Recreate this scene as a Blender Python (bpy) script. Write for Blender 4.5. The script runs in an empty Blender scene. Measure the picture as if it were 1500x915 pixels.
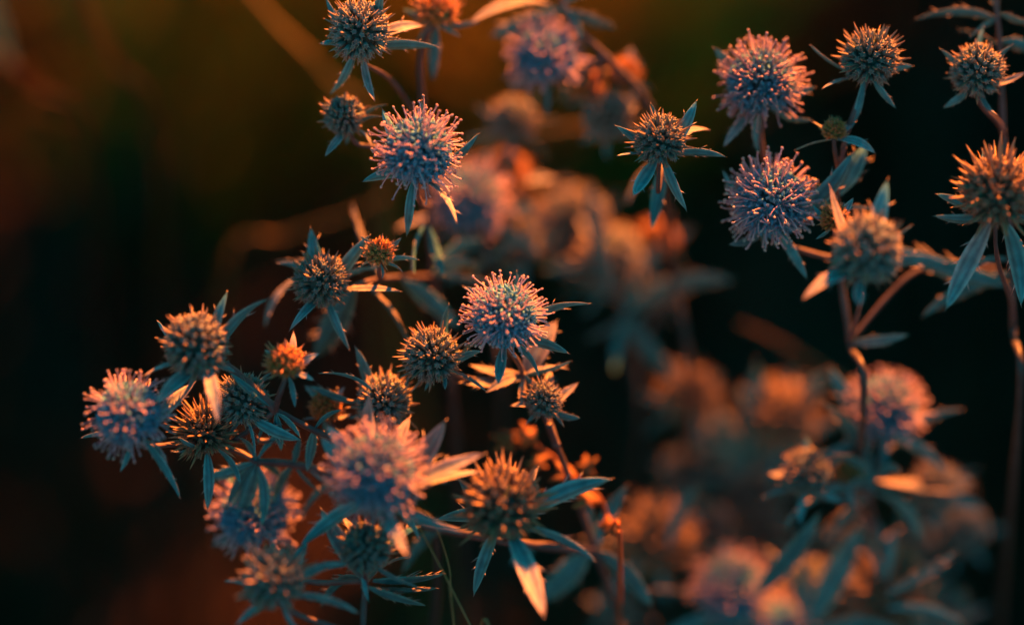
import bpy, math, random
from mathutils import Vector, Matrix, Quaternion, noise

random.seed(7)
S = bpy.context.scene
COL = S.collection

# ------------------------------------------------------------------ camera
PITCH = math.radians(36.0)          # looking down into the meadow
LENS = 85.0
DF = 0.47                           # metres to the sharp blooms
CAM = Vector((0.0, 0.0, 0.82))
FWD = Vector((0, math.cos(PITCH), -math.sin(PITCH)))
RIGHT = Vector((1, 0, 0))
UP = Vector((0, math.sin(PITCH), math.cos(PITCH)))
cd = bpy.data.cameras.new('camera')
cam = bpy.data.objects.new('camera', cd)
COL.objects.link(cam)
cam.location = CAM
cam.rotation_euler = (math.pi / 2 - PITCH, 0, 0)
cd.lens = LENS
cd.sensor_width = 36.0
cd.clip_start = 0.01
cd.clip_end = 2000.0
cd.dof.use_dof = True
cd.dof.focus_distance = DF
cd.dof.aperture_fstop = 3.0
cd.dof.aperture_blades = 0
S.camera = cam

# ------------------------------------------------------------------ sky, sun, exposure
SUN_TO = Vector((0.30, 0.664, 0.657)).normalized()      # low sun behind the plants, to the right
ELEV = math.asin(SUN_TO.z)
AZ = math.atan2(SUN_TO.x, SUN_TO.y)
w = bpy.data.worlds.new('World')
S.world = w
w.use_nodes = True
nt = w.node_tree
nt.nodes.clear()
sky = nt.nodes.new('ShaderNodeTexSky')
sky.sky_type = 'NISHITA'
sky.sun_disc = False
sky.sun_elevation = ELEV
sky.sun_rotation = AZ
sky.ozone_density = 3.0
grade = nt.nodes.new('ShaderNodeMix')
grade.data_type = 'RGBA'
grade.blend_type = 'MULTIPLY'
grade.inputs[0].default_value = 1.0
grade.inputs[7].default_value = (0.009, 0.44, 0.37, 1)     # evening sky, teal cast over the whole dome
bg = nt.nodes.new('ShaderNodeBackground')
bg.inputs['Strength'].default_value = 0.05
wo = nt.nodes.new('ShaderNodeOutputWorld')
nt.links.new(sky.outputs[0], grade.inputs[6])
nt.links.new(grade.outputs[2], bg.inputs['Color'])
nt.links.new(bg.outputs[0], wo.inputs['Surface'])
sl = bpy.data.lights.new('sun', 'SUN')
sl.energy = 5.0
sl.angle = math.radians(0.6)
sl.color = (1.0, 0.235, 0.028)
sun = bpy.data.objects.new('sun', sl)
COL.objects.link(sun)
sun.location = SUN_TO * 5
sun.rotation_euler = SUN_TO.to_track_quat('Z', 'Y').to_euler()
S.view_settings.view_transform = 'Standard'
S.view_settings.look = 'None'
S.view_settings.gamma = 1.0
S.view_settings.exposure = 3.0
S.cycles.use_denoising = True
S.cycles.max_bounces = 8
S.cycles.transparent_max_bounces = 8


def at(px, py, cm=0.0):
    """photo pixel + centimetres behind the plane of focus -> point in the meadow"""
    d = DF + cm * 0.01
    k = d * 36.0 / LENS / 1500.0
    return CAM + FWD * d + RIGHT * ((px - 750) * k) + UP * ((457.5 - py) * k)


def mpp(cm):
    return (DF + cm * 0.01) * 36.0 / LENS / 1500.0


# ------------------------------------------------------------------ materials
def material(name, use_attr=True, base=(.1, .1, .1), rough=.6, trans=0.0, var=.25, scale=200.0, spec=.3,
             sheen=0.0, bump=0.0):
    m = bpy.data.materials.new(name)
    m.use_nodes = True
    t = m.node_tree
    t.nodes.clear()
    out = t.nodes.new('ShaderNodeOutputMaterial')
    p = t.nodes.new('ShaderNodeBsdfPrincipled')
    p.inputs['Roughness'].default_value = rough
    p.inputs['Specular IOR Level'].default_value = spec
    if sheen:
        p.inputs['Sheen Weight'].default_value = sheen
    if use_attr:
        c = t.nodes.new('ShaderNodeAttribute')
        c.attribute_name = 'tint'
        csock = c.outputs['Color']
    else:
        c = t.nodes.new('ShaderNodeRGB')
        c.outputs[0].default_value = (*base, 1)
        csock = c.outputs[0]
    geo = t.nodes.new('ShaderNodeNewGeometry')
    n = t.nodes.new('ShaderNodeTexNoise')
    n.inputs['Scale'].default_value = scale
    n.inputs['Detail'].default_value = 4
    t.links.new(geo.outputs['Position'], n.inputs['Vector'])
    oi = t.nodes.new('ShaderNodeObjectInfo')
    mr = t.nodes.new('ShaderNodeMapRange')
    mr.inputs['From Min'].default_value = .25
    mr.inputs['From Max'].default_value = .75
    mr.inputs['To Min'].default_value = 1 - var
    mr.inputs['To Max'].default_value = 1 + var
    t.links.new(n.outputs[0], mr.inputs['Value'])
    mr2 = t.nodes.new('ShaderNodeMapRange')
    mr2.inputs['To Min'].default_value = 1 - var * .7
    mr2.inputs['To Max'].default_value = 1 + var * .7
    t.links.new(oi.outputs['Random'], mr2.inputs['Value'])
    mu = t.nodes.new('ShaderNodeMath')
    mu.operation = 'MULTIPLY'
    t.links.new(mr.outputs[0], mu.inputs[0])
    t.links.new(mr2.outputs[0], mu.inputs[1])
    sc = t.nodes.new('ShaderNodeVectorMath')
    sc.operation = 'SCALE'
    t.links.new(csock, sc.inputs[0])
    t.links.new(mu.outputs[0], sc.inputs['Scale'])
    t.links.new(sc.outputs[0], p.inputs['Base Color'])
    if bump:
        b = t.nodes.new('ShaderNodeBump')
        b.inputs['Strength'].default_value = bump
        b.inputs['Distance'].default_value = .0005
        t.links.new(n.outputs[0], b.inputs['Height'])
        t.links.new(b.outputs[0], p.inputs['Normal'])
    if trans:
        tr = t.nodes.new('ShaderNodeBsdfTranslucent')
        t.links.new(sc.outputs[0], tr.inputs['Color'])
        mx = t.nodes.new('ShaderNodeMixShader')
        mx.inputs[0].default_value = trans
        t.links.new(p.outputs[0], mx.inputs[1])
        t.links.new(tr.outputs[0], mx.inputs[2])
        t.links.new(mx.outputs[0], out.inputs['Surface'])
    else:
        t.links.new(p.outputs[0], out.inputs['Surface'])
    return m


M_LEAF = material('bract_leaf', rough=.62, trans=0.0, var=.3, scale=420, bump=.35, spec=.18)
M_HEAD = material('floret', rough=.65, spec=.15, trans=.11, var=.22, scale=600)
M_CORE = material('receptacle', rough=.8, var=.3, scale=500)
M_STEM = material('stem_skin', rough=.5, var=.3, scale=260, bump=.3)
M_DRY = material('dry_grass', rough=.6, trans=.25, var=.3, scale=60)
M_GRASS = material('meadow_grass', rough=.55, trans=.2, var=.35, scale=9)
M_SOIL = material('soil', use_attr=False, base=(.036, .0135, .005), rough=.95, var=.5, scale=14)


# ------------------------------------------------------------------ mesh collector
class MB:
    def __init__(self):
        self.v, self.f, self.c = [], [], []

    def add(self, vs, fs, cs):
        o = len(self.v)
        self.v += [tuple(p) for p in vs]
        self.f += [tuple(i + o for i in f) for f in fs]
        self.c += cs if isinstance(cs, list) else [cs] * len(vs)

    def tube(self, pts, rads, cols, n=5, cap=True, ridge=0.0):
        vs, cs, fs = [], [], []
        k = len(pts)
        t0 = (pts[1] - pts[0]).normalized()
        ref = Vector((0, 0, 1)) if abs(t0.z) < .9 else Vector((1, 0, 0))
        a = t0.cross(ref).normalized()
        for i in range(k):
            t = (pts[min(i + 1, k - 1)] - pts[max(i - 1, 0)]).normalized()
            a = (a - t * a.dot(t)).normalized()
            b = t.cross(a)
            for j in range(n):
                an = 2 * math.pi * j / n
                rr = rads[i] * (1 + ridge * (j % 2))
                vs.append(pts[i] + (a * math.cos(an) + b * math.sin(an)) * rr)
                cs.append(cols[i])
        for i in range(k - 1):
            for j in range(n):
                j2 = (j + 1) % n
                fs.append((i * n + j, i * n + j2, (i + 1) * n + j2, (i + 1) * n + j))
        if cap:
            fs.append(tuple(range(n - 1, -1, -1)))
            fs.append(tuple((k - 1) * n + j for j in range(n)))
        self.add(vs, fs, cs)

    def spike(self, p, d, length, r, c0, c1, n=3):
        d = d.normalized()
        ref = Vector((0, 0, 1)) if abs(d.z) < .9 else Vector((1, 0, 0))
        a = d.cross(ref).normalized()
        b = d.cross(a)
        vs = [p + (a * math.cos(2 * math.pi * j / n) + b * math.sin(2 * math.pi * j / n)) * r for j in range(n)]
        vs.append(p + d * length)
        fs = [(j, (j + 1) % n, n) for j in range(n)] + [tuple(range(n - 1, -1, -1))]
        self.add(vs, fs, [c0] * n + [c1])

    def mesh(self, name, mat, smooth=True):
        me = bpy.data.meshes.new(name)
        me.from_pydata(self.v, [], self.f)
        me.update()
        at_ = me.color_attributes.new('tint', 'FLOAT_COLOR', 'POINT')
        flat = []
        for c in self.c:
            flat += [c[0], c[1], c[2], 1.0]
        at_.data.foreach_set('color', flat)
        me.materials.append(mat)
        if smooth:
            me.polygons.foreach_set('use_smooth', [True] * len(me.polygons))
        return me


def mixc(a, b, t):
    return tuple(a[i] * (1 - t) + b[i] * t for i in range(3))


def jit(c, s=.12):
    k = 1 + random.uniform(-s, s)
    return tuple(max(0, x * k * (1 + random.uniform(-s, s) * .4)) for x in c)


def link(name, data, parent=None, world=None):
    o = bpy.data.objects.new(name, data)
    COL.objects.link(o)
    if parent is not None:
        o.parent = parent
        o.matrix_local = WORLD[parent].inverted() @ world
    elif world is not None:
        o.matrix_world = world
    WORLD[o] = world.copy() if world is not None else Matrix.Identity(4)
    return o


WORLD = {}

# ------------------------------------------------------------------ flower-head meshes (unit radius, axis +Z)
GOLD = math.pi * (3 - math.sqrt(5))


def sphere_dirs(n, lo=-.78):
    out = []
    for i in range(n):
        z = 1 - (i + .5) / n * (1 - lo)
        r = math.sqrt(max(0, 1 - z * z))
        a = i * GOLD
        d = Vector((r * math.cos(a), r * math.sin(a), z))
        d += Vector((random.gauss(0, .03), random.gauss(0, .03), random.gauss(0, .03)))
        out.append(d.normalized())
    return out


def basis(d):
    ref = Vector((0, 0, 1)) if abs(d.z) < .9 else Vector((1, 0, 0))
    a = d.cross(ref).normalized()
    return a, d.cross(a)


def floret_cup(mb, p, d, h, r, c0, c1, ctip, n=6, teeth=5):
    """ribbed calyx tube with a crown of five teeth"""
    a, b = basis(d)
    rings = [(0, .55), (.45, 1.0), (.85, .95), (1.0, .80)]
    vs, cs, fs = [], [], []
    for (t, k) in rings:
        for j in range(n):
            an = 2 * math.pi * j / n
            vs.append(p + d * (h * t) + (a * math.cos(an) + b * math.sin(an)) * r * k)
            cs.append(mixc(c0, c1, t))
    vs.append(p + d * (h * .9))
    cs.append(c0)
    for i in range(len(rings) - 1):
        for j in range(n):
            j2 = (j + 1) % n
            fs.append((i * n + j, i * n + j2, (i + 1) * n + j2, (i + 1) * n + j))
    top = (len(rings) - 1) * n
    for j in range(n):
        fs.append((top + j, top + (j + 1) % n, len(vs) - 1))
    mb.add(vs, fs, cs)
    off = random.random() * 6
    for j in range(teeth):
        an = 2 * math.pi * j / teeth + off
        e = a * math.cos(an) + b * math.sin(an)
        mb.spike(p + d * (h * .93) + e * r * .62, d * .9 + e * .55, r * 1.15, r * .34, c1, ctip)


def core_mesh(name, rx, rz, col):
    mb = MB()
    n, k = 14, 9
    vs, fs = [], []
    for i in range(k):
        th = math.pi * i / (k - 1)
        for j in range(n):
            a = 2 * math.pi * j / n
            s = 1 + .04 * noise.noise(Vector((i * .7, j * .9, rz * 9)))
            vs.append(Vector((rx * math.sin(th) * math.cos(a) * s, rx * math.sin(th) * math.sin(a) * s,
                              -rz * math.cos(th) * s)))
    for i in range(k - 1):
        for j in range(n):
            j2 = (j + 1) % n
            fs.append((i * n + j, i * n + j2, (i + 1) * n + j2, (i + 1) * n + j))
    mb.add(vs, fs, [jit(col) for _ in vs])
    return mb.mesh(name, M_CORE)


def bud_florets(name, n, spine, ovoid, cA, cB, cT, cS, rr=None, lo=-.8):
    mb = MB()
    r = rr or 1.75 / math.sqrt(n)
    seed = random.uniform(0, 99)
    for d in sphere_dirs(n, lo):
        if random.random() < .04:
            continue
        lump = 1 + .17 * noise.noise(d * 1.6 + Vector((seed, 0, 0)))
        s = lump + random.uniform(-.07, .07)
        base = Vector((d.x * .56, d.y * .56, d.z * .56 * ovoid)) * (.5 + .5 * lump)
        nd = (d + Vector((0, 0, .12))).normalized()
        h = .27 * s
        k = random.uniform(.8, 1.1)
        floret_cup(mb, base, nd, h, r * .56 * k, jit(cA), jit(cB), jit(cT))
        # the spiny bracteole beside each floret
        a, b = basis(nd)
        e = (a * random.uniform(-1, 1) + b * random.uniform(-1, 1)).normalized()
        dd = (nd + e * random.uniform(.0, .22) + Vector((0, 0, .08))).normalized()
        L = ((spine * random.uniform(.88, 1.2)) - .56) * lump * (.5 if random.random() < .07 else 1)
        p0 = base + e * r * .6
        mid = p0 + dd * L * .55
        c0, c1 = jit(cA), jit(cS)
        mb.tube([p0, mid, p0 + dd * L + Vector((0, 0, .03)) * L], [r * .36, r * .28, r * .03],
                [c0, mixc(c0, c1, .6), c1], n=4, cap=False)
        if random.random() < .55:
            e2 = -e
            p1 = base + e2 * r * .55
            d2 = (nd + e2 * random.uniform(.05, .35)).normalized()
            mb.spike(p1 + d2 * .1, d2, L * random.uniform(.6, .85), r * .2, c0, c1)
    return mb.mesh(name, M_HEAD)


def bloom_florets(name, n, cF, cA, cP, cC, messy=.14, lo=-.72):
    """open florets: pale calyx, curled petals and five long stamens each"""
    mb = MB()
    r = 1.75 / math.sqrt(n)
    seed = random.uniform(0, 99)
    for d in sphere_dirs(n, lo):
        lump = 1 + .22 * noise.noise(d * 1.5 + Vector((seed, 0, 0)))
        base = d * .44
        h = .15
        floret_cup(mb, base, d, h, r * .55, jit(cC), jit(mixc(cC, cP, .4)), jit(cP))
        a, b = basis(d)
        off = random.random() * 6.28
        full = random.random() < .84
        # petals: narrow, folded inwards
        for j in range(5):
            an = off + 2 * math.pi * j / 5
            e = a * math.cos(an) + b * math.sin(an)
            q = base + d * h
            mb.tube([q + e * r * .35, q + e * r * .62 + d * .07, q + e * r * .35 + d * .13],
                    [r * .12, r * .2, r * .05], [jit(cP)] * 3, n=4, cap=False)
        if not full:
            continue
        for j in range(5):
            if random.random() < .12:
                continue
            an = off + .6 + 2 * math.pi * j / 5 + random.uniform(-.3, .3)
            e = a * math.cos(an) + b * math.sin(an)
            L = random.uniform(.25, .43) * lump
            sp = random.uniform(.3, 1.0) * r * .85
            q0 = base + d * h + e * r * .2
            w_ = Vector((random.gauss(0, messy), random.gauss(0, messy), random.gauss(0, messy))) * .28
            q1 = q0 + d * L * .5 + e * sp * .75 + w_ * .3
            q2 = q0 + d * L * .85 + e * sp * 1.15 + w_ * .7
            q3 = q0 + d * L * .98 + e * sp * 1.2 + w_
            cf = jit(cF, .15)
            mb.tube([q0, q1, q2, q3], [.017, .016, .0155, .014], [mixc(cP, cf, .4), cf, cf, cf], n=3, cap=False)
            # anther: small oblong, across the filament end
            tdir = (e * random.uniform(-.6, .6) + a * random.uniform(-1, 1) + b * random.uniform(-1, 1) + d * .9).normalized()
            ca = jit(cA, .2)
            mb.tube([q3 - tdir * .034, q3 - tdir * .012, q3 + tdir * .014, q3 + tdir * .038],
                    [.008, .029, .029, .008], [ca] * 4, n=4, cap=False)
        # the two styles
        mb.spike(base + d * h, (d + e * .15).normalized(), .34, .012, cF, cF)
    return mb.mesh(name, M_HEAD)


GREEN = (.09, .14, .135)
STEEL = (.22, .25, .24)
PALE = (.44, .34, .28)
STRAW = (.40, .24, .15)
FIL = (.54, .37, .43)
ANT = (.56, .36, .34)
PET = (.11, .31, .46)
CAL = (.09, .22, .31)
BUDS = [bud_florets('bud_florets', n, s, o, GREEN, STEEL, PALE, STRAW) for n, s, o in
        ((98, 1.0, 1.02), (90, 1.03, .95), (106, .98, 1.1), (84, 1.05, 1.0), (94, 1.0, .92), (102, 1.04, 1.12), (88, .97, 1.05))]
SPINY = [bud_florets('spiny_florets', n, s, 1.0, (.15, .11, .08), (.26, .18, .13), (.40, .27, .18), (.44, .26, .14)) for n, s in
         ((100, 1.12), (112, 1.16), (92, 1.2))]
YOUNG = [bud_florets('young_florets', n, s, o, (.32, .11, .04), (.54, .22, .06), (.60, .32, .14), (.52, .25, .13), lo=-.6) for n, s, o in
         ((75, 1.0, 1.1), (64, 1.05, .95), (58, 1.1, 1.0))]
BLOOMS = [bloom_florets('bloom_florets', n, FIL, ANT, PET, CAL, m) for n, m in ((66, .2), (60, .28), (72, .17), (63, .34), (69, .24), (58, .3))]
CORE_BUD = core_mesh('receptacle_bud', .56, .58, (.05, .075, .065))
CORE_BLOOM = core_mesh('receptacle_bloom', .47, .47, (.05, .08, .095))
CORE_YOUNG = core_mesh('receptacle_young', .58, .60, (.16, .13, .04))


# ------------------------------------------------------------------ bracts and leaves (unit length along +Y)
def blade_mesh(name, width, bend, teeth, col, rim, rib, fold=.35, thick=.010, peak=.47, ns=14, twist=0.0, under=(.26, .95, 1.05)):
    mb = MB()
    prof = []
    for i in range(ns + 1):
        t = i / ns
        # lanceolate outline, long point
        wv = (math.sin(math.pi * min(t, .9999) ** (math.log(.5) / math.log(peak)))) ** .72
        wv = max(wv, .22 * (1 - t)) * width * .5
        if i == ns:
            wv = .001
        prof.append((t, wv))
    xs = (-1, -.86, -.45, -.08, .08, .45, .86, 1)
    m = len(xs)
    top, bot, cs = [], [], []
    for (t, wv) in prof:
        z0 = bend * (t * (1 - t) * 4) * .5 + bend * .35 * t * t
        z0 *= 1
        z0 -= bend * .35 * t
        tw = twist * t
        for x in xs:
            zz = fold * abs(x) * wv * (1 - .3 * t) - (.03 * width if abs(x) < .1 else 0)
            X, Z = x * wv, zz
            X, Z = X * math.cos(tw) - Z * math.sin(tw), X * math.sin(tw) + Z * math.cos(tw)
            top.append(Vector((X, t, z0 + Z)))
            bot.append(Vector((X, t, z0 + Z - thick * (1 - .6 * abs(x)) * (1.6 if abs(x) < .1 else 1))))
            c = rim if abs(x) > .8 else (rib if abs(x) < .1 else col)
            c = mixc(c, rim, min(1, max(0, t - .82) * 4))
            cs.append(jit(mixc(c, (.22, .12, .07), min(1, max(0, t - .92) * 9)), .1))
    n = len(top)
    fs = []
    for i in range(ns):
        for j in range(m - 1):
            a = i * m + j
            fs.append((a, a + 1, a + m + 1, a + m))
            fs.append((n + a, n + a + m, n + a + m + 1, n + a + 1))
        a = i * m
        fs.append((a, a + m, n + a + m, n + a))
        a = i * m + m - 1
        fs.append((a, n + a, n + a + m, a + m))
    fs.append(tuple(range(m)) + tuple(range(n + m - 1, n - 1, -1)))
    mb.add(top + bot, fs, cs + [(c[0] * under[0], c[1] * under[1], c[2] * under[2]) for c in cs])  # underside loses red: teal of the shaded side put into the colour
    # sharp marginal spines
    for k in range(teeth):
        for sd in (-1, 1):
            t = (.22 + .62 * (k + .5 + random.uniform(-.35, .35)) / teeth)
            i = min(ns - 1, int(t * ns))
            p = top[i * m + (0 if sd < 0 else m - 1)].copy()
            mb.spike(p - Vector((sd * .006, 0, thick * .4)), Vector((sd * .75, 1, .15)), width * random.uniform(.3, .8), .010, rim, rim)
    mb.spike(top[-4] - Vector((0, .02, thick * .4)), Vector((0, 1, 0)), .06, .006, rim, rim)
    return mb.mesh(name, M_LEAF)


LC = (.15, .15, .16)
LR = (.42, .34, .32)
LV = (.20, .24, .25)
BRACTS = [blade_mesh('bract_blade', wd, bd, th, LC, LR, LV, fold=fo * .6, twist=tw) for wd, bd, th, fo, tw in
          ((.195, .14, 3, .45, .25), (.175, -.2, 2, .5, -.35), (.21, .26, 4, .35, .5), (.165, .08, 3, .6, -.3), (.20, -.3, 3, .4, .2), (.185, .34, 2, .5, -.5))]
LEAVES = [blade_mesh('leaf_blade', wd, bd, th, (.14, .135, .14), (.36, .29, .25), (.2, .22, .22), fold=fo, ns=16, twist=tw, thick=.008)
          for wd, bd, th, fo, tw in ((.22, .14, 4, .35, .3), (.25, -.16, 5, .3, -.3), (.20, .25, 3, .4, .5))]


def put_blade(name, parent, base, tip, up, mesh, wide=1.0, roll=0.0):
    y = tip - base
    L = y.length
    yn = y / L
    z = up - yn * up.dot(yn)
    if z.length < 1e-4:
        z = yn.orthogonal()
    z.normalize()
    z = Quaternion(yn, roll) @ z
    x = yn.cross(z)
    m = Matrix((
        (x.x * L * wide, yn.x * L, z.x * L, base.x),
        (x.y * L * wide, yn.y * L, z.y * L, base.y),
        (x.z * L * wide, yn.z * L, z.z * L, base.z),
        (0, 0, 0, 1)))
    return link(name, mesh, parent, m)


# ------------------------------------------------------------------ stems
def bez(p0, p1, p2, p3, n=12):
    out = []
    for i in range(n + 1):
        t = i / n
        out.append(p0 * (1 - t) ** 3 + p1 * 3 * t * (1 - t) ** 2 + p2 * 3 * t * t * (1 - t) + p3 * t ** 3)
    return out


def catmull(P, n=8):
    out = []
    for i in range(len(P) - 1):
        a, b, c, d = P[max(i - 1, 0)], P[i], P[i + 1], P[min(i + 2, len(P) - 1)]
        for k in range(n):
            t = k / n
            out.append(((b * 2) + (c - a) * t + (a * 2 - b * 5 + c * 4 - d) * t * t + (b * 3 - a - c * 3 + d) * t ** 3) * .5)
    out.append(P[-1].copy())
    return out


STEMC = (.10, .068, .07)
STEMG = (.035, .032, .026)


def stem_part(name, parent, pts, r0, r1, c0=STEMG, c1=STEMC, mat=None, n=8):
    mb = MB()
    k = len(pts)
    o = pts[0].copy()
    rads = []
    cols = []
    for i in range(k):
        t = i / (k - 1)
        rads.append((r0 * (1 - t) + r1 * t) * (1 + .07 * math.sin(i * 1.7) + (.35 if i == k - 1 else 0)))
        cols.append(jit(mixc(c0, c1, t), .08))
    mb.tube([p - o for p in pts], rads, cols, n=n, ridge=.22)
    return link(name, mb.mesh(name, mat or M_STEM), parent, Matrix.Translation(o))


class Plant:
    def __init__(self, label, ground, route, group='flowering sea holly plants', r=.0008):
        """route: list of (px, py, cm) from the bottom upwards; the stem comes out of the soil at ground (x, y)"""
        P = [at(*q) for q in route]
        g = Vector((ground[0], ground[1], 0.0))
        self.root = link('sea_holly_plant', None, None, Matrix.Translation(g))
        self.root.empty_display_size = .05
        self.root['label'] = label
        self.root['category'] = 'plant'
        self.root['group'] = group
        low = g.copy()
        low.z = -.01
        h = P[0].z
        mid = low.lerp(P[0], .55) + Vector((0, 0, .04))
        self.stem = catmull([low, mid] + P, 10)
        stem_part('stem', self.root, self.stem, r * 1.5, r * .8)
        # leaves up the lower stem
        for i in range(3):
            q = self.stem[2 + 3 * i] if 2 + 3 * i < len(self.stem) else self.stem[-1]
            a = i * 2.4 + ground[0] * 31
            ln = random.uniform(.025, .045)
            tip = q + Vector((math.cos(a), math.sin(a), .35)) * ln
            if q.z < h - .07:
                put_blade('leaf', self.root, q, tip, Vector((0, 0, 1)), random.choice(LEAVES))

    def branch(self, *route, r0=.0008, r1=.0006, c0=STEMC):
        pts = catmull([at(*q) for q in route], 8)
        stem_part('branch', self.root, pts, r0, r1, c0=c0)

    def leaf(self, a, b, wide=1.0, up=None, roll=0.0, kind=None):
        m = LEAVES[kind] if kind is not None else random.choice(LEAVES)
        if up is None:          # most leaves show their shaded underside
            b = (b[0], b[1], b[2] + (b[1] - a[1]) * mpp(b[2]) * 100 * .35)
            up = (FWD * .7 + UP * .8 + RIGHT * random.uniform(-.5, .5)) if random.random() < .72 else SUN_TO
        put_blade('leaf', self.root, at(*a), at(*b), Vector(up), m, wide, roll)

    def head(self, px, py, r, cm, kind, tips, node=None, axis=(0, 1, .35), wide=1.0, label=None, via=None):
        """axis: right / up / towards the camera.  tips: (px, py, cm relative to the head) of each bract seen"""
        c = at(px, py, cm)
        k = mpp(cm)
        R = r * k
        ax = (RIGHT * axis[0] + UP * axis[1] - FWD * axis[2]).normalized()
        q = Vector((0, 0, 1)).rotation_difference(ax)
        q = q @ Quaternion((0, 0, 1), random.uniform(0, 6.28))
        mw = Matrix.Translation(c) @ q.to_matrix().to_4x4() @ Matrix.Scale(R, 4)
        core = {'bud': CORE_BUD, 'spiny': CORE_BUD, 'bloom': CORE_BLOOM, 'young': CORE_YOUNG}[kind]
        var = random.choice({'bud': BUDS, 'spiny': SPINY, 'bloom': BLOOMS, 'young': YOUNG}[kind])
        h = link('flower_head', core, self.root, mw)
        if label:
            h['label'] = label
        f = link('florets', var, h, mw)
        f['kind'] = 'stuff'
        under = c - ax * R * .60
        for t in tips:
            lit = t[4] if len(t) > 4 else (random.random() < .25)
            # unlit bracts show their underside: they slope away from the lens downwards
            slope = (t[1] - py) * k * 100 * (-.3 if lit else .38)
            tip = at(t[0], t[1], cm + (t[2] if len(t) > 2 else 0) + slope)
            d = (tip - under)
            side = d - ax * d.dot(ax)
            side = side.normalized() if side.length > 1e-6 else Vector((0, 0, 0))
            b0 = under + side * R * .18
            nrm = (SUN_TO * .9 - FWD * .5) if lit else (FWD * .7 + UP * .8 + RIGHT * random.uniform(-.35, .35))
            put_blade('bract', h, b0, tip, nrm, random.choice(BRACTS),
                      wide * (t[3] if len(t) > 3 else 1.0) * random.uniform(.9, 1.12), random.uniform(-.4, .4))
        if node is not None:
            p0 = at(*node)
            p3 = c - ax * R * .5
            L = (p3 - p0).length
            if via is not None:
                pts = catmull([p0] + [at(*v) for v in via] + [p3 - ax * L * .12, p3], 6)
            else:
                pts = bez(p0, p0 + Vector((0, 0, 1)) * L * .22 + (p3 - p0) * .12, p3 - ax * L * .4, p3)
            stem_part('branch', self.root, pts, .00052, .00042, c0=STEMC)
        return h



# ------------------------------------------------------------------ the plants in the plane of focus
BL = 'open lilac pink bloom with long stamens'
YG = 'small yellow green young bud'

# 1: upper left, its branches fork behind the tall lilac bloom
p = Plant('plant forking behind a lilac bloom, with a spiky bud on hanging teal bracts',
          (-.01, .56), [(668, 640, 6), (650, 500, 5.5), (636, 405, 4.5)])
N = (636, 405, 4.5)
p.branch((636, 405, 4.5), (628, 300, 4.0), (622, 190, 3.4), (616, 95, 2.8), (626, 48, 2.4))
p.head(527, 46, 50, .3, 'bud', [(478, -2, .3), (468, 64, .2), (484, 137, .5), (549, 148, .4), (642, 69, .2, 1.15),
       (620, 38, .8, 1, 1), (560, -10, -.6)], node=(622, 190, 3.4), axis=(-.05, 1, .9), via=[(575, 120, 2.0)])
p.head(640, 18, 34, 2.2, 'young', [(590, 14, .2), (702, 32, .2), (674, 54, -.4), (668, 10, .2), (634, 118, .2), (612, 60, .3),
       (655, -20, 0)], node=(626, 48, 2.4), axis=(.1, 1, .1))
p.head(504, 170, 34, 1.0, 'bud', [(566, 153, .1), (560, 171, -.2), (476, 229, -.2), (507, 212, .4), (545, 215, .3), (468, 150, .4)],
       node=(628, 300, 4.0), axis=(-.45, 1, .6), via=[(570, 225, 1.6)])
p.head(612, 221, 70, -.25, 'bloom', [(531, 266, .2, 1.2), (596, 345, .1), (669, 326, -.2), (618, 148, .9), (700, 196, .6), (560, 160, .9)],
       node=(628, 300, 4.0), axis=(.05, 1, .75), label=BL, via=[(618, 300, 1.6)])
p.head(470, 411, 46, .6, 'bud', [(455, 334, .9), (541, 345, .2, 1.1), (586, 426, -.1), (512, 512, -.3), (424, 484, -.2), (556, 392, .8),
       (408, 385, .9)], node=N, axis=(-.15, .8, 1.0), via=[(560, 408, 2.4), (505, 425, .9)])
p.head(556, 371, 24, .3, 'young', [(528, 346, .2), (588, 348, .2), (613, 380, .1), (590, 398, -.2), (560, 408, -.2), (524, 395, .3)],
       node=(560, 408, 2.4), axis=(.05, 1, .6), label=YG)
p.leaf((628, 330, 2.4), (650, 405, 1.6), .9)
p.leaf((622, 330, 2.2), (606, 400, 1.0), .9)
p.leaf((636, 400, 4), (705, 350, 5), 1.1)
p.leaf((636, 400, 4), (700, 385, 3.6), 1.2)
p.leaf((560, 408, 2.6), (518, 300, 4.0), .9)
p.leaf((540, 420, 2.0), (602, 512, 2.2), 1.0, up=(.6, .4, 1))
p.leaf((590, 410, 3.0), (672, 480, 3.4), 1.0)
p.leaf((520, 420, 2.0), (462, 520, 3.5), .8)
p.leaf((640, 402, 4.2), (738, 412, 3.6), .6)
p.leaf((490, 400, 1.4), (405, 382, 2.2), .8)
# the arching pale leaf that hangs left of the spiky bud
p.leaf((440, 405, 2.5), (388, 478, 2.6), 1.1, up=(-1, 0, .5), kind=2)

# 2: centre, with the sharpest bloom
p = Plant('plant with crisp lilac bloom above a small toothed bud and orange spiny head',
          (.05, .54), [(930, 1000, 5), (905, 900, 4.2), (872, 805, 3.2), (834, 700, 2.0), (804, 622, .9)], r=.0006)
p.head(797, 586, 31, .7, 'bud', [(846, 561, .3, 1.4, 1), (850, 612, -.1, 1.2), (748, 594, .2, 1.3, 1), (768, 548, .4, 1.2), (806, 542, .5, 1.2),
       (770, 622, -.2, 1.2), (826, 624, -.3)], axis=(-.12, 1, .75))
p.branch((816, 655, 1.3), (800, 610, 1.6), (778, 570, 1.6), (765, 548, 1.2))
p.head(739, 463, 67, -.1, 'bloom', [(862, 444, .2, 1.2, 0), (833, 517, -.2, 1.2), (790, 553, -.4), (730, 562, -.3, 1.1), (757, 398, 1.1),
       (668, 530, .8), (680, 420, 1.3)], node=(765, 548, 1.2), axis=(-.05, 1, .85), label=BL)
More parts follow.
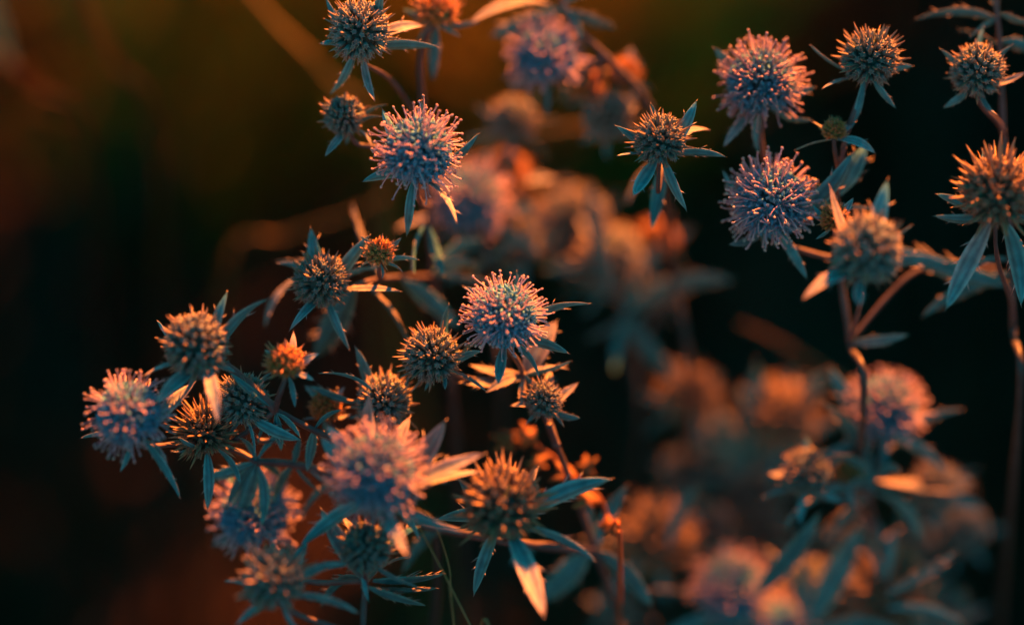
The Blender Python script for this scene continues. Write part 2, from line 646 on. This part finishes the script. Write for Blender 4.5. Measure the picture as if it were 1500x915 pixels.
p.head(633, 522, 46, .35, 'bud', [(657, 446, .5), (706, 514, -.2, 1.2), (712, 572, -.1), (652, 570, -.4), (622, 572, 0), (592, 508, .9)],
       node=(765, 548, 1.2), axis=(-.75, .75, .5), via=[(700, 556, 1.5)])
for a, b, wd in (((770, 552, 1.4), (672, 560, 1.2), 1.3), ((768, 550, 1.4), (688, 534, 1.6), 1.3), ((768, 552, 1.3), (815, 470, 1.6), 1.6), ((768, 550, 1.2), (832, 540, 1.2), 1.1),
                 ((768, 552, 1.3), (712, 574, .9), 1.2)):
    p.leaf(a, b, wd, up=SUN_TO * .8 - FWD * .6)
p.leaf((768, 552, 1.2), (764, 592, .8), 1.2)
p.leaf((768, 550, 1.2), (836, 528, .8), .9)
p.branch((872, 805, 3.2), (800, 800, 1.9), (740, 792, 1.2), (650, 775, 1.6), (590, 762, 2.4), r0=.0009, r1=.0007)
p.head(735, 737, 64, -1.2, 'spiny', [(894, 701, .3, .85), (788, 684, .6, 1.1, 1), (872, 820, -.5, 1.1), (797, 902, -.6, 1.05), (694, 870, .4),
       (672, 700, 1.2), (640, 760, 1.1)], node=(740, 792, 1.2), axis=(-.2, 1, .55))
p.leaf((872, 805, 3.2), (955, 888, 3.0), 1.3)
p.leaf((872, 805, 3.2), (918, 710, 3.4), .9)
p.leaf((868, 800, 3.4), (790, 880, 4.4), .9)
p.leaf((872, 805, 3.4), (862, 735, 3.8), .9)
p.leaf((650, 775, 1.8), (590, 838, 3.0), .8)

# 3: left
p = Plant('plant with a reddish slanting stem carrying dark spiky buds beside a lilac bloom',
          (-.05, .50), [(640, 860, 4), (600, 740, 2.6), (530, 660, .7), (460, 630, .2), (404, 600, 0)], r=.0006)
N = (404, 600, 0)
p.branch((404, 600, 0), (365, 562, -.3), (330, 533, -.5), r0=.0008, r1=.0006)
p.head(288, 506, 54, -.9, 'bud', [(333, 428, .5, .9), (390, 438, .2, .9), (210, 551, 0), (228, 590, -.3, 1.1), (320, 618, -.6, .9), (262, 590, .2),
       (345, 545, 0), (232, 470, 1.0)], node=(330, 533, -.5), axis=(-.3, 1, .55))
p.head(189, 606, 67, -1.1, 'bloom', [(264, 728, -.3), (176, 690, -.2), (285, 560, .8), (120, 640, .7), (245, 690, .6)],
       node=(404, 600, 0), axis=(-.3, 1, .6), label=BL, via=[(330, 650, .6), (262, 650, .2)])
p.head(356, 586, 43, .1, 'bud', [(440, 644, -.2, 1.1), (374, 666, -.3), (330, 640, .3), (405, 540, .9), (300, 560, .6)],
       node=(430, 640, .8), axis=(-.05, 1, .45), via=[(380, 645, .8)])
p.head(300, 632, 44, .3, 'spiny', [(262, 640, -.7), (304, 745, -.2), (352, 708, -.2), (250, 660, .4), (340, 600, .6)],
       node=(376, 676, .8), axis=(-.35, 1, .5), via=[(345, 660, .8)])
p.branch((600, 740, 2.6), (500, 700, 1.6), (430, 680, 1.1), (376, 676, .8), r0=.0008, r1=.0006)
p.head(418, 531, 32, -.8, 'young', [(430, 486, .1, 1.3, 1), (468, 517, .1, 1.3, 1), (460, 557, -.1, 1.3, 1), (432, 596, -.2), (388, 512, .3), (380, 565, .2)],
       node=N, axis=(.05, 1, .3), via=[(408, 582, -.6)], label=YG)
p.head(478, 597, 26, 1.2, 'young', [(505, 566, 0, 1.3, 1), (446, 564, 0, 1.3, 1), (516, 605, 0, 1.2, 1), (478, 640, 0), (443, 614, 0, 1.2, 1)], node=(530, 660, .9), axis=(-.1, 1, .3))
p.head(561, 588, 46, .9, 'bud', [(521, 508, .4), (600, 548, .2), (510, 612, .1), (612, 628, .2), (575, 640, -.3)], node=(530, 660, .7), axis=(.1, 1, .5))
p.leaf((545, 570, .2), (468, 546, .1), .7, up=(0, 1, .4))
p.leaf((520, 590, .8), (455, 565, 1.2), .9)
p.leaf((404, 600, 0), (336, 545, -.3), .5)
p.leaf((404, 604, 0), (440, 640, -.4), .9)
p.leaf((376, 676, .8), (332, 745, 1.0), .9)
p.leaf((376, 676, .8), (424, 628, .9), .6)
p.leaf((376, 676, .8), (412, 700, 1.5), .9)
p.leaf((376, 680, .8), (384, 770, .6), .9)

for a, b, wd in (((404, 604, .1), (412, 660, .3), .8), ((404, 604, .1), (378, 650, .4), .8), ((460, 630, .3), (450, 690, .6), .9), ((430, 680, 1.1), (400, 740, 1.6), .9),
                 ((430, 680, 1.1), (470, 720, 1.4), .9), ((376, 676, .8), (300, 700, 1.2), .8), ((376, 676, .8), (350, 640, .2), .8), ((500, 700, 1.6), (440, 760, 1.8), .9),
                 ((376, 676, .8), (340, 770, 1.8), .8), ((460, 630, .3), (500, 600, .2), .8), ((404, 600, .0), (360, 620, .6), .7), ((430, 680, 1.1), (440, 640, .8), .7)):
    p.leaf(a, b, wd)

# 4: foreground, nearest the lens
p = Plant('plant with a soft pinkish bloom ringed by long pale bracts crowding over lower blooms',
          (-.035, .45), [(540, 1020, -1.0), (532, 930, -.8), (535, 850, -.9)], r=.0006)
N = (535, 850, -.9)
p.head(551, 692, 80, -1.9, 'bloom', [(541, 578, .3, 1.5, 1), (652, 616, .1, 1.3, 1), (478, 622, .3, 1.3, 1), (600, 610, .9, 1.2, 1), (708, 664, -.1, 1.1), (704, 690, .3, .8), (676, 778, -.4, 1.1),
       (596, 812, -.4, 1.0), (470, 640, .6, 1.2), (455, 688, .2, 1.0), (615, 790, .5), (440, 800, .3)],
       node=N, axis=(.05, 1, .5), label=BL)
p.head(372, 752, 70, 2.2, 'bloom', [(440, 810, 0), (310, 800, 0), (330, 690, .8), (420, 690, .6), (375, 840, -.3)], node=N, axis=(-.1, 1, .5), label=BL,
       via=[(450, 850, .8)])
p.head(401, 848, 52, -1.9, 'bud', [(346, 915, -.4, 1.2), (440, 925, -.4), (524, 896, -.2, 1.2), (505, 824, .3, 1.1), (330, 850, .8), (450, 790, .8)],
       node=(532, 930, -.8), axis=(-.2, 1, .65), via=[(450, 905, -1.2)])
p.head(536, 802, 42, -1.1, 'bud', [(612, 858, 0, 1.2), (496, 752, .4, 1, 1), (578, 756, .3, 1, 1), (480, 834, 0), (540, 880, -.3), (598, 800, .2, 1, 1)], node=N, axis=(.1, 1, .6))
p.leaf((535, 850, -.9), (470, 745, -.6), 1.0, up=(-.5, 0, 1))
p.leaf((545, 850, -.6), (650, 838, .6), 1.0)
p.leaf((540, 860, -.8), (622, 885, -.5), 1.2)
p.leaf((535, 850, -.9), (580, 740, -.2), .7)
for a, b, wd, u in (((535, 850, -.9), (572, 752, -1.4), .7, 1), ((530, 850, -.6), (492, 770, -.2), .7, 1), ((540, 850, -.6), (600, 815, -.2), .9, 1), ((540, 858, -.6), (640, 860, -.2), .8, 1), ((535, 850, -.4), (470, 885, 1.4), .7, 0), ((538, 850, -.3), (612, 770, 1.6), .7, 0)):
    p.leaf(a, b, wd, up=SUN_TO if u else None)

# 5: right
p = Plant('plant with two round lilac blooms one above the other beside an upright bare necked bud',
          (.10, .55), [(1262, 640, 3.2), (1245, 500, 2.7), (1228, 380, 2.2), (1226, 290, 1.5), (1236, 215, 1.1)], r=.0006)
N = (1226, 290, 1.5)
p.head(1275, 86, 47, .6, 'bud', [(1188, 66, .2, 1, 1), (1204, 130, .1, 1, 1), (1337, 97, .2, 1.1), (1312, 158, -.2, 1.1), (1247, 186, -.1, .9), (1300, 40, 1.2)],
       node=(1236, 215, 1.1), axis=(.12, 1, .5), via=[(1247, 175, .9)])
p.head(1222, 192, 20, .7, 'young', [(1164, 220, .1, 1.7, 1), (1282, 224, 0, 1.7, 1), (1190, 178, .2, 1.4, 1), (1254, 178, .2, 1.4, 1)], node=(1228, 255, 1.2), axis=(0, 1, .15), label=YG)
p.head(1115, 121, 70, 1.4, 'bloom', [(1046, 70, .5, 1.2), (1194, 128, .1), (1111, 224, -.1), (1190, 176, -.1), (1060, 215, .3)],
       node=N, axis=(-.08, 1, .6), label=BL, via=[(1140, 270, 2.4), (1116, 215, 2.0)])
p.head(1130, 297, 74, .9, 'bloom', [(1248, 224, .3, 1.1), (1068, 358, .2), (1182, 408, -.2), (1215, 300, .2), (1060, 250, .9), (1120, 370, .4)],
       node=(1228, 380, 2.2), axis=(-.1, 1, .7), label=BL, via=[(1170, 365, 1.8)])
p.head(1270, 366, 58, -1.9, 'bud', [(1176, 438, -.2, 1.2), (1258, 446, -.4, 1.1), (1300, 264, .8, 1.1), (1216, 272, .6), (1384, 384, 0), (1335, 330, .7)],
       node=(1245, 500, 2.7), axis=(.05, 1, .7), via=[(1262, 440, .4)])
p.head(1222, 320, 24, -.2, 'young', [(1195, 350, 0), (1190, 300, .2), (1245, 350, 0), (1250, 290, .3)], node=(1228, 380, 2.2), axis=(-.1, 1, .4), label=YG)
p.leaf((1230, 285, 1.5), (1270, 212, 2.0), 1.2)
p.leaf((1230, 300, 1.5), (1290, 305, 1.0), .6)
p.leaf((1226, 290, 1.3), (1172, 270, 1.0), .7)
p.branch((1245, 500, 2.7), (1330, 405, 3.0), (1400, 385, 3.2), (1460, 395, 3.6), r0=.0004, r1=.00035)
p.leaf((1245, 500, 2.7), (1330, 490, 2.2), .9, up=(0, -1, .3))

# 6: right edge
p = Plant('plant with a dark upright stem carrying spiky orange tipped heads and long drooping leaves',
          (.155, .53), [(1490, 640, 3.0), (1484, 480, 2.5), (1480, 350, 2.2), (1470, 200, 2.2), (1464, 60, 2.0), (1455, -40, 1.6)], r=.0006)
p.head(1432, 104, 44, .8, 'bud', [(1378, 72, .3), (1482, 66, .3, 1.1), (1502, 106, .1), (1382, 158, 0, 1.2), (1462, 168, -.2, 1.1), (1440, 40, 1.0)],
       node=(1470, 200, 2.2), axis=(-.05, 1, .7))
p.head(1462, 282, 62, -.7, 'spiny', [(1372, 284, .2, 1.1), (1368, 316, 0), (1496, 446, -.4, 1.0), (1440, 222, 1.0), (1386, 452, .4, .9), (1530, 330, .2)],
       node=(1484, 480, 2.5), axis=(0, 1, .45))
p.leaf((1484, 400, 2.3), (1352, 462, 2.6), 1.0)
p.leaf((1478, 380, 2.3), (1392, 420, 1.2), .9)
p.leaf((1464, 30, 2.0), (1342, 28, 2.2), .9)
p.leaf((1464, 30, 2.0), (1420, 56, 1.4), 1.0)
p.leaf((1462, 20, 2.0), (1512, 34, 1.4), 1.2)
p.leaf((1466, 70, 2.0), (1404, 44, 2.8), .9)
p.leaf((1466, 60, 2.0), (1530, 80, 2.6), .9)
p.leaf((1462, 20, 2.0), (1440, -40, 1.8), .9)
p.leaf((1484, 420, 2.5), (1560, 440, 2.0), 1.2)
p.leaf((1484, 420, 2.5), (1310, 362, 2.8), .7)

# 7: the arching dark stem across the top
p = Plant('plant with an arching dark violet stem, a small starry bud and a blurred pink bloom',
          (.045, .62), [(1010, 620, 9), (985, 400, 7), (968, 230, 5), (948, 148, 4.2), (890, 85, 3.8), (836, 30, 3.6), (815, -30, 3.4)], r=.0006)
p.head(967, 206, 43, 0, 'bud', [(954, 152, .5, 1.1), (1020, 148, .3, 1.1), (902, 184, .2, 1.1), (904, 228, .1), (928, 286, -.3, 1.2), (1006, 308, -.3, 1.2),
       (1062, 229, .2), (1040, 190, .9)], node=(985, 400, 7), axis=(0, .9, .6), via=[(975, 300, 3.0), (972, 240, 1.2)])
p.leaf((972, 235, 1.5), (955, 335, 1.0), 1.0)
p.leaf((968, 230, 5), (918, 300, 4.4), .8)
p.head(800, 82, 62, 3.6, 'bloom', [(745, 130, 0), (800, 168, -.2), (860, 120, .2), (740, 60, .3)], node=(890, 85, 3.8), axis=(-.3, 1, .5), label=BL)
p.head(893, 172, 44, 5.0, 'bud', [(850, 140, 0, 1.2), (932, 130, 0), (890, 235, 0), (850, 210, .2), (940, 200, 0)], node=(948, 148, 4.2), axis=(-.2, 1, .4))
p.head(915, 108, 26, 4.8, 'young', [(955, 130, 0, 1.3), (880, 98, 0, 1.2), (925, 70, 0), (940, 88, 0)], node=(890, 85, 3.8), axis=(.1, 1, .3))
p.head(858, 128, 28, 4.8, 'young', [(900, 160, 0, 1.2), (832, 160, 0, 1.2), (840, 100, 0), (885, 118, 0)], node=(890, 85, 3.8), axis=(0, 1, .3))
p.leaf((822, 14, 3.5), (688, 34, 2.4), .75, up=(.2, .5, 1))
p.leaf((822, 14, 3.5), (900, 40, 4.0), 1.0)
p.leaf((822, 14, 3.5), (720, 52, 4.2), 1.0)
p.leaf((822, 10, 3.5), (885, -14, 3.2), 1.0)
p.leaf((822, 10, 3.5), (850, 60, 2.8), .8)
p.leaf((890, 85, 3.8), (820, 150, 5.0), .9)

# ------------------------------------------------------------------ plants further back
random.seed(77)


def back_plant(label, ground, route, heads, leaves=(), r=.0006):
    q = Plant(label, ground, route, r=r)
    nd = route[-1]
    for (x, y, rad, cm, kind) in heads:
        tips = []
        a0 = random.uniform(0, 6.28)
        for i in range(6):
            a = a0 + i * 1.047 + random.uniform(-.25, .25)
            L = rad * random.uniform(1.45, 2.0)
            tips.append((x + math.cos(a) * L, y + rad * .35 - math.sin(a) * L * .85, math.sin(a) * .5, 1.15))
        best = min(route, key=lambda n_: (n_[0] - x) ** 2 + (n_[1] - y - 90) ** 2)
        q.head(x, y, rad, cm, kind, tips, node=best, axis=(random.uniform(-.2, .2), 1, random.uniform(.3, .7)),
               label=BL if kind == 'bloom' else None)
    for a, b in leaves:
        q.leaf(a, b, .8)
    return q

back_plant('blurred plant with pale teal bloom and drooping leaves behind the sharp central blooms', (-.01, .66),
           [(735, 640, 10), (728, 480, 8), (716, 390, 6.6), (712, 340, 6)],
           [(688, 292, 66, 5.6, 'bloom'), (752, 178, 40, 6.5, 'bud'), (762, 352, 36, 7, 'bud'), (738, 258, 40, 7, 'young')],
           [((712, 370, 6), (630, 385, 4.6)), ((712, 370, 6), (690, 400, 4.6)), ((712, 380, 6), (790, 330, 6)), ((712, 370, 6), (650, 350, 5)), ((714, 385, 6), (770, 420, 7))])
back_plant('blurred plant with an orange topped bud and grey splayed leaves behind the starry bud', (.035, .70),
           [(935, 660, 12), (928, 520, 9.5), (910, 450, 8), (893, 420, 7.4)],
           [(838, 328, 60, 9.8, 'bud'), (896, 382, 56, 8.2, 'bud'), (962, 350, 32, 8.6, 'young'), (960, 430, 30, 8.5, 'bud')],
           [((915, 460, 8), (1072, 410, 7)), ((915, 465, 8), (858, 497, 7)), ((915, 470, 8), (992, 560, 8)), ((915, 460, 8), (900, 545, 7)), ((893, 430, 7.4), (866, 270, 8)),
            ((915, 465, 8), (960, 500, 8)), ((893, 430, 7.4), (820, 430, 8)), ((915, 465, 8), (940, 400, 7))])
back_plant('faint far blurred plant with brown round heads between pale upright leaves', (.09, .74),
           [(1090, 880, 14), (1085, 770, 12), (1080, 700, 10.5)],
           [(1012, 576, 44, 9.5, 'spiny'), (1146, 608, 56, 9, 'spiny'), (1052, 650, 40, 10.5, 'bud'), (1110, 720, 40, 11, 'bud'), (1000, 690, 36, 11, 'bud')],
           [((1090, 690, 10), (1108, 530, 9)), ((1090, 690, 10), (1215, 545, 9)), ((1085, 700, 10.5), (985, 720, 10)), ((1085, 700, 10.5), (1040, 720, 10)), ((1085, 700, 10), (1050, 600, 9)),
            ((1085, 700, 10.5), (1190, 660, 10)), ((1085, 700, 10.5), (1010, 640, 9.5)), ((1085, 710, 10.5), (1130, 790, 11))])
back_plant('plant with a pink bloom held over small orange buds and teal leaves near dark meadow', (.12, .58),
           [(1300, 920, 7), (1290, 800, 5.6), (1275, 730, 4.6), (1280, 690, 4.2)],
           [(1296, 598, 66, 4.0, 'bloom'), (1182, 692, 40, 3.2, 'bud'), (1372, 712, 40, 6.2, 'bud'), (1245, 690, 26, 4.0, 'young'), (1250, 790, 38, 8.5, 'bud'), (1415, 775, 36, 9, 'bud'), (1340, 790, 34, 9.5, 'bud')],
           [((1278, 700, 4.2), (1205, 588, 3.4)), ((1278, 710, 4.2), (1150, 770, 2.8)), ((1280, 700, 4.2), (1320, 690, 3)), ((1278, 705, 4.2), (1425, 700, 7)), ((1280, 700, 4.2), (1230, 720, 3)),
            ((1280, 705, 4.2), (1225, 665, 3)), ((1280, 720, 4.4), (1350, 790, 5)), ((1280, 720, 4.4), (1210, 800, 5)), ((1285, 760, 5), (1300, 830, 5)), ((1280, 690, 4.2), (1340, 640, 5))])
back_plant('blurred plant with pink bloom, orange head and long grey leaves low over dark soil', (.08, .58),
           [(1190, 1080, 7.5), (1180, 990, 6.6), (1178, 930, 6)],
           [(962, 785, 62, 8.4, 'spiny'), (1072, 862, 66, 6.4, 'bloom'), (1184, 862, 48, 7.4, 'bud'), (1306, 862, 62, 6.2, 'spiny'), (1140, 918, 54, 6.4, 'bloom'), (1245, 905, 40, 8, 'bud'), (1040, 770, 38, 10, 'bud'), (1120, 780, 40, 10.5, 'bud'), (1385, 895, 40, 9, 'bud'), (905, 890, 36, 9, 'bud')],
           [((1110, 870, 5), (1200, 750, 3.6)), ((1300, 870, 4.6), (1398, 808, 4.2)), ((980, 800, 6.6), (1024, 712, 6.2)), ((1300, 890, 5), (1410, 912, 5)),
            ((1180, 930, 6), (1262, 770, 5.6)), ((1290, 850, 5), (1262, 790, 5)), ((1300, 850, 5), (1312, 770, 5.6)), ((1180, 900, 6), (1168, 806, 5.6)), ((1180, 930, 6), (1020, 915, 6)),
            ((1180, 930, 6), (1330, 930, 5)), ((1178, 920, 6), (1120, 800, 6))])

# ------------------------------------------------------------------ dry stalks between the plants
def dry_stalk(label, ground, pts, r, col, twigs=0, group='dry stalks in the meadow'):
    g = Vector((ground[0], ground[1], 0))
    root = link('dry_stalk', None, None, Matrix.Translation(g))
    root['label'] = label
    root['category'] = 'dry stalk'
    P = [at(*q) for q in pts]
    low = g - Vector((0, 0, .01))
    c = catmull([low, low.lerp(P[0], .6)] + P, 8)
    stem_part('stalk', root, c, r, r * .45, c0=col, c1=col, mat=M_DRY, n=6)
    for i in range(twigs):
        k = len(c) - 3 - i * 3
        q = c[k]
        tip = q + Vector((random.uniform(-1, 1), random.uniform(-.4, .4), random.uniform(.2, .9))).normalized() * random.uniform(.03, .06)
        put_blade('dry_leaf', root, q, tip, Vector((0, 0, 1)), random.choice(DRYBLADES), .8)
    return root

random.seed(78)
DRYBLADES = [blade_mesh('dry_blade', .14, b, 0, (.30, .18, .07), (.34, .22, .09), (.34, .22, .1), fold=.5, under=(1, 1, 1)) for b in (.2, -.3)]
TAN = (.36, .22, .09)
RUST = (.28, .09, .035)
dry_stalk('thin orange dry grass stalk leaning under the soft pinkish bloom', (.06, .36), [(740, 1010, -.6), (694, 925, -.8), (648, 835, -1.0), (600, 745, -1.2)], .00028, TAN)
dry_stalk('hair thin dry stalk crossing the leaning one below the soft pinkish bloom', (.02, .37), [(670, 960, -.5), (661, 870, -.7), (658, 830, -.8), (642, 780, -.9), (622, 748, -1.0)], .0002, TAN)
dry_stalk('blurred tan stalk slanting behind the arching violet stem', (-.05, .80), [(560, 300, 16), (690, 220, 13), (790, 195, 12), (885, 182, 11)], .0011, (.36, .19, .05))
dry_stalk('blurred wide tan stalk rising behind the spiky bud with hanging bracts', (-.02, .74), [(560, 250, 17), (480, 115, 14), (400, 30, 12), (340, -40, 11)], .0011, (.36, .22, .05))
dry_stalk('blurred rust coloured stalk behind grey splayed leaves', (.16, .86), [(1290, 620, 13), (1210, 545, 11.5), (1130, 495, 10.5), (1085, 475, 10)], .0008, (.22, .09, .03))
dry_stalk('blurred thin orange stalk behind the teal bracted spiky bud', (-.14, .84), [(330, 400, 15), (420, 345, 13), (500, 318, 12), (560, 292, 11)], .0006, (.24, .12, .03))
dry_stalk('blurred dark red dock stalk in the shaded meadow', (-.16, .80), [(230, 220, 17), (170, 95, 14), (130, 20, 13), (100, -60, 12)], .0009, (.17, .03, .012), 2)
dry_stalk('blurred red dock stalk bending low in the shaded meadow', (-.18, .80), [(130, 230, 17), (50, 130, 14.5), (-20, 70, 13)], .0008, (.14, .025, .012), 2)

# the small withered weed with crisp lobed leaves
g = Vector((.03, .56, 0))
root = link('withered_weed', None, None, Matrix.Translation(g))
root['label'] = 'withered weed with small curled orange brown lobed leaves behind the small toothed bud'
root['category'] = 'weed'
c = catmull([g - Vector((0, 0, .01)), at(905, 960, 5), at(890, 760, 2.6), at(850, 705, 2.8), at(790, 655, 3.2), at(735, 630, 3.6)], 8)
stem_part('stem', root, c, .0005, .0003, c0=RUST, c1=RUST, mat=M_DRY, n=6)


def lobed_mesh():
    mb = MB()
    n = 22
    vs = [Vector((0, .5, .06))]
    for i in range(n):
        a = 2 * math.pi * i / n
        rr = .34 + .16 * math.cos(a * 5) * (1 if i % 2 else .7)
        vs.append(Vector((math.sin(a) * rr * .72, .5 - math.cos(a) * rr * 1.05, .1 * math.sin(a * 3) + random.uniform(-.05, .05))))
    k = len(vs)
    vs += [v - Vector((0, 0, .02)) for v in vs]
    fs = []
    for i in range(n):
        a, b = 1 + i, 1 + (i + 1) % n
        fs += [(0, a, b), (k, k + b, k + a), (a, k + a, k + b, b)]
    cc = [jit((.30, .11, .03), .3) for _ in range(k)]
    mb.add(vs, fs, cc + cc)
    return mb.mesh('lobed_blade', M_DRY)


LOBED = [lobed_mesh() for _ in range(3)]
for i, (a, b) in enumerate((((790, 655, 3.2), (752, 622, 3.0)), ((770, 645, 3.3), (716, 650, 3.4)), ((805, 665, 3.0), (770, 690, 2.9)), ((852, 706, 2.7), (806, 688, 2.2)),
                            ((850, 705, 2.8), (868, 664, 3.0)), ((884, 735, 2.5), (838, 728, 2.0)), ((890, 750, 2.4), (896, 790, 2.0)))):
    put_blade('leaf', root, at(*a), at(*b), Vector((.3 * (i % 3 - 1), -.5, 1)), LOBED[i % 3], 1.1)

# ------------------------------------------------------------------ ground and meadow
def ground_mesh():
    mb = MB()
    n = 60
    vs, fs = [], []
    cs = []
    def coord(i):
        t = (i / n) * 2 - 1
        return math.copysign(abs(t) ** 4 * 600 + abs(t) * 3, t)
    for j in range(n + 1):
        for i in range(n + 1):
            x, y = coord(i), coord(j) + .8
            z = .012 * noise.noise(Vector((x * 3, y * 3, 0))) if abs(x) < 8 and abs(y) < 8 else 0
            vs.append(Vector((x, y, z)))
            cs.append((.03, .02, .013))
    for j in range(n):
        for i in range(n):
            a = j * (n + 1) + i
            fs.append((a, a + 1, a + n + 2, a + n + 1))
    mb.add(vs, fs, cs)
    return mb.mesh('ground', M_SOIL)


o = link('ground', ground_mesh(), None, Matrix.Identity(4))
o['kind'] = 'structure'
o['label'] = 'dark bare soil of the meadow under the plants'
o['category'] = 'ground'


random.seed(21)


def grass_obj(label, count, area, hmin, hmax, cols, wd, dens=None):
    mb = MB()
    done = 0
    while done < count:
        x = random.uniform(area[0], area[1])
        y = random.uniform(area[2], area[3])
        if dens is not None and random.random() > dens(x, y):
            continue
        done += 1
        if noise.noise(Vector((x * 5, y * 5, 7))) + random.uniform(-.3, .3) < -.25:
            continue
        h = random.uniform(hmin, hmax) * (.7 + .6 * noise.noise(Vector((x * 2, y * 2, 3))) ** 2)
        a = random.uniform(0, 6.28)
        lean = random.uniform(.1, .7) * h
        dx, dy = math.cos(a) * lean, math.sin(a) * lean
        b = random.uniform(0, 6.28)
        sx, sy = math.cos(b) * wd, math.sin(b) * wd
        c = jit(random.choice(cols), .3)
        vs, fs = [], []
        for t, k in ((0, 1), (.4, .9), (.75, .6), (1, .05)):
            q = Vector((x + dx * t * t, y + dy * t * t, h * t * (1 - .15 * t)))
            vs += [q - Vector((sx * k, sy * k, 0)), q + Vector((sx * k, sy * k, 0))]
        for i in range(3):
            fs.append((2 * i, 2 * i + 1, 2 * i + 3, 2 * i + 2))
        mb.add(vs, fs, c)
    ob = link('grass', mb.mesh('grass', M_GRASS), None, Matrix.Identity(4))
    ob['kind'] = 'stuff'
    ob['label'] = label
    ob['category'] = 'grass'
    return ob


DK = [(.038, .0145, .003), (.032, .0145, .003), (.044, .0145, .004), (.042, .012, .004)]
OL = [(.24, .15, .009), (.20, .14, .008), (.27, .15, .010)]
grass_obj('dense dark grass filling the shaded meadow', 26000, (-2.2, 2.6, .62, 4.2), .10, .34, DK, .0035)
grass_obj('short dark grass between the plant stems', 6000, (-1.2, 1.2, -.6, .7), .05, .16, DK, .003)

# ------------------------------------------------------------------ bushes added out of view; their shade keeps the meadow dark
def crown_mesh(name, rx, rz, n, cols):
    mb = MB()
    clumps = []
    while len(clumps) < 26:
        v = Vector((random.uniform(-1, 1), random.uniform(-1, 1), random.uniform(-1, 1)))
        if v.length < 1:
            clumps.append(Vector((v.x * rx * .82, v.y * rx * .82, v.z * rz * .82)))
    for i in range(n):
        c = clumps[i % 26] + Vector((random.gauss(0, 1), random.gauss(0, 1), random.gauss(0, .8))) * rx * .15
        d = Vector((random.gauss(0, 1), random.gauss(0, 1), random.gauss(0, .6))).normalized()
        a, b = basis(d)
        L, W = random.uniform(.03, .055), random.uniform(.012, .02)
        mb.add([c, c + d * L * .5 + a * W, c + d * L + b * .006, c + d * L * .5 - a * W], [(0, 1, 2, 3)], jit(random.choice(cols), .25))
    return mb.mesh(name, M_GRASS, False)


random.seed(6)
LEAFC = [(.06, .05, .015), (.07, .06, .018), (.05, .042, .014)]
BIG = [crown_mesh('crown', .5, .56, 6000, LEAFC) for _ in range(2)]
ROUND = [crown_mesh('round_crown', .46, .46, 4700, LEAFC) for _ in range(2)]
BARK = (.085, .06, .04)


def bush(name, cat, label, group, x, y, crown, k, zc, r):
    g = Vector((x, y, 0))
    b_ = link(name, None, None, Matrix.Translation(g))
    b_['label'] = label
    b_['category'] = cat
    b_['group'] = group
    link('crown', crown, b_, Matrix.Translation(g + Vector((0, 0, zc))) @ Matrix.Rotation(x * 3, 4, 'Z') @ Matrix.Scale(k, 4))
    stem_part('trunk', b_, bez(g - Vector((0, 0, .02)), g + Vector((.02, 0, .2)), g + Vector((-.02, 0, .4)), g + Vector((0, 0, zc))), r, r * .5, c0=BARK, c1=BARK)
    for j in range(4):
        a = j * 1.57 + x
        q = g + Vector((0, 0, zc * .45))
        e = Vector((math.cos(a), math.sin(a), 0))
        stem_part('limb', b_, bez(q, q + e * .06 + Vector((0, 0, .1)), q + e * .18 + Vector((0, 0, .25)), q + e * .3 + Vector((0, 0, .5))), r * .5, r * .15, c0=BARK, c1=BARK)


for x, y, k, lab in ((-1.6, 2.35, 1.3, 'added shade bush at the far left end of the row behind the meadow'),
                     (-.52, 2.3, 1.45, 'added shade bush behind the meadow, left of the sunlit gap'),
                     (1.16, 2.3, 1.4, 'added shade bush behind the meadow, right of the sunlit gap'),
                     (2.4, 2.35, 1.4, 'added shade bush at the far right end of the row behind the meadow')):
    bush('shade_bush', 'bush', lab, 'added shade bushes, out of view', x, y, BIG[int(x * 10) % 2], k, .76 * k, .014)
for x, lab in ((-.22, 'added round headed shade shrub on a bare trunk, left of the pair over the meadow'),
               (.62, 'added round headed shade shrub on a bare trunk, right of the pair over the meadow'),
               (1.45, 'added round headed shade shrub on a bare trunk beside the spreading right bush')):
    bush('shade_shrub', 'shrub', lab, 'added shade shrubs, out of view', x, 1.75, ROUND[int(x * 10) % 2], 1.1 if x < 0 else 1.05, 1.02 if x < 0 else 1.445, .011)  # unseen shrubs added to block sun from the ground and back plants
random.seed(33)
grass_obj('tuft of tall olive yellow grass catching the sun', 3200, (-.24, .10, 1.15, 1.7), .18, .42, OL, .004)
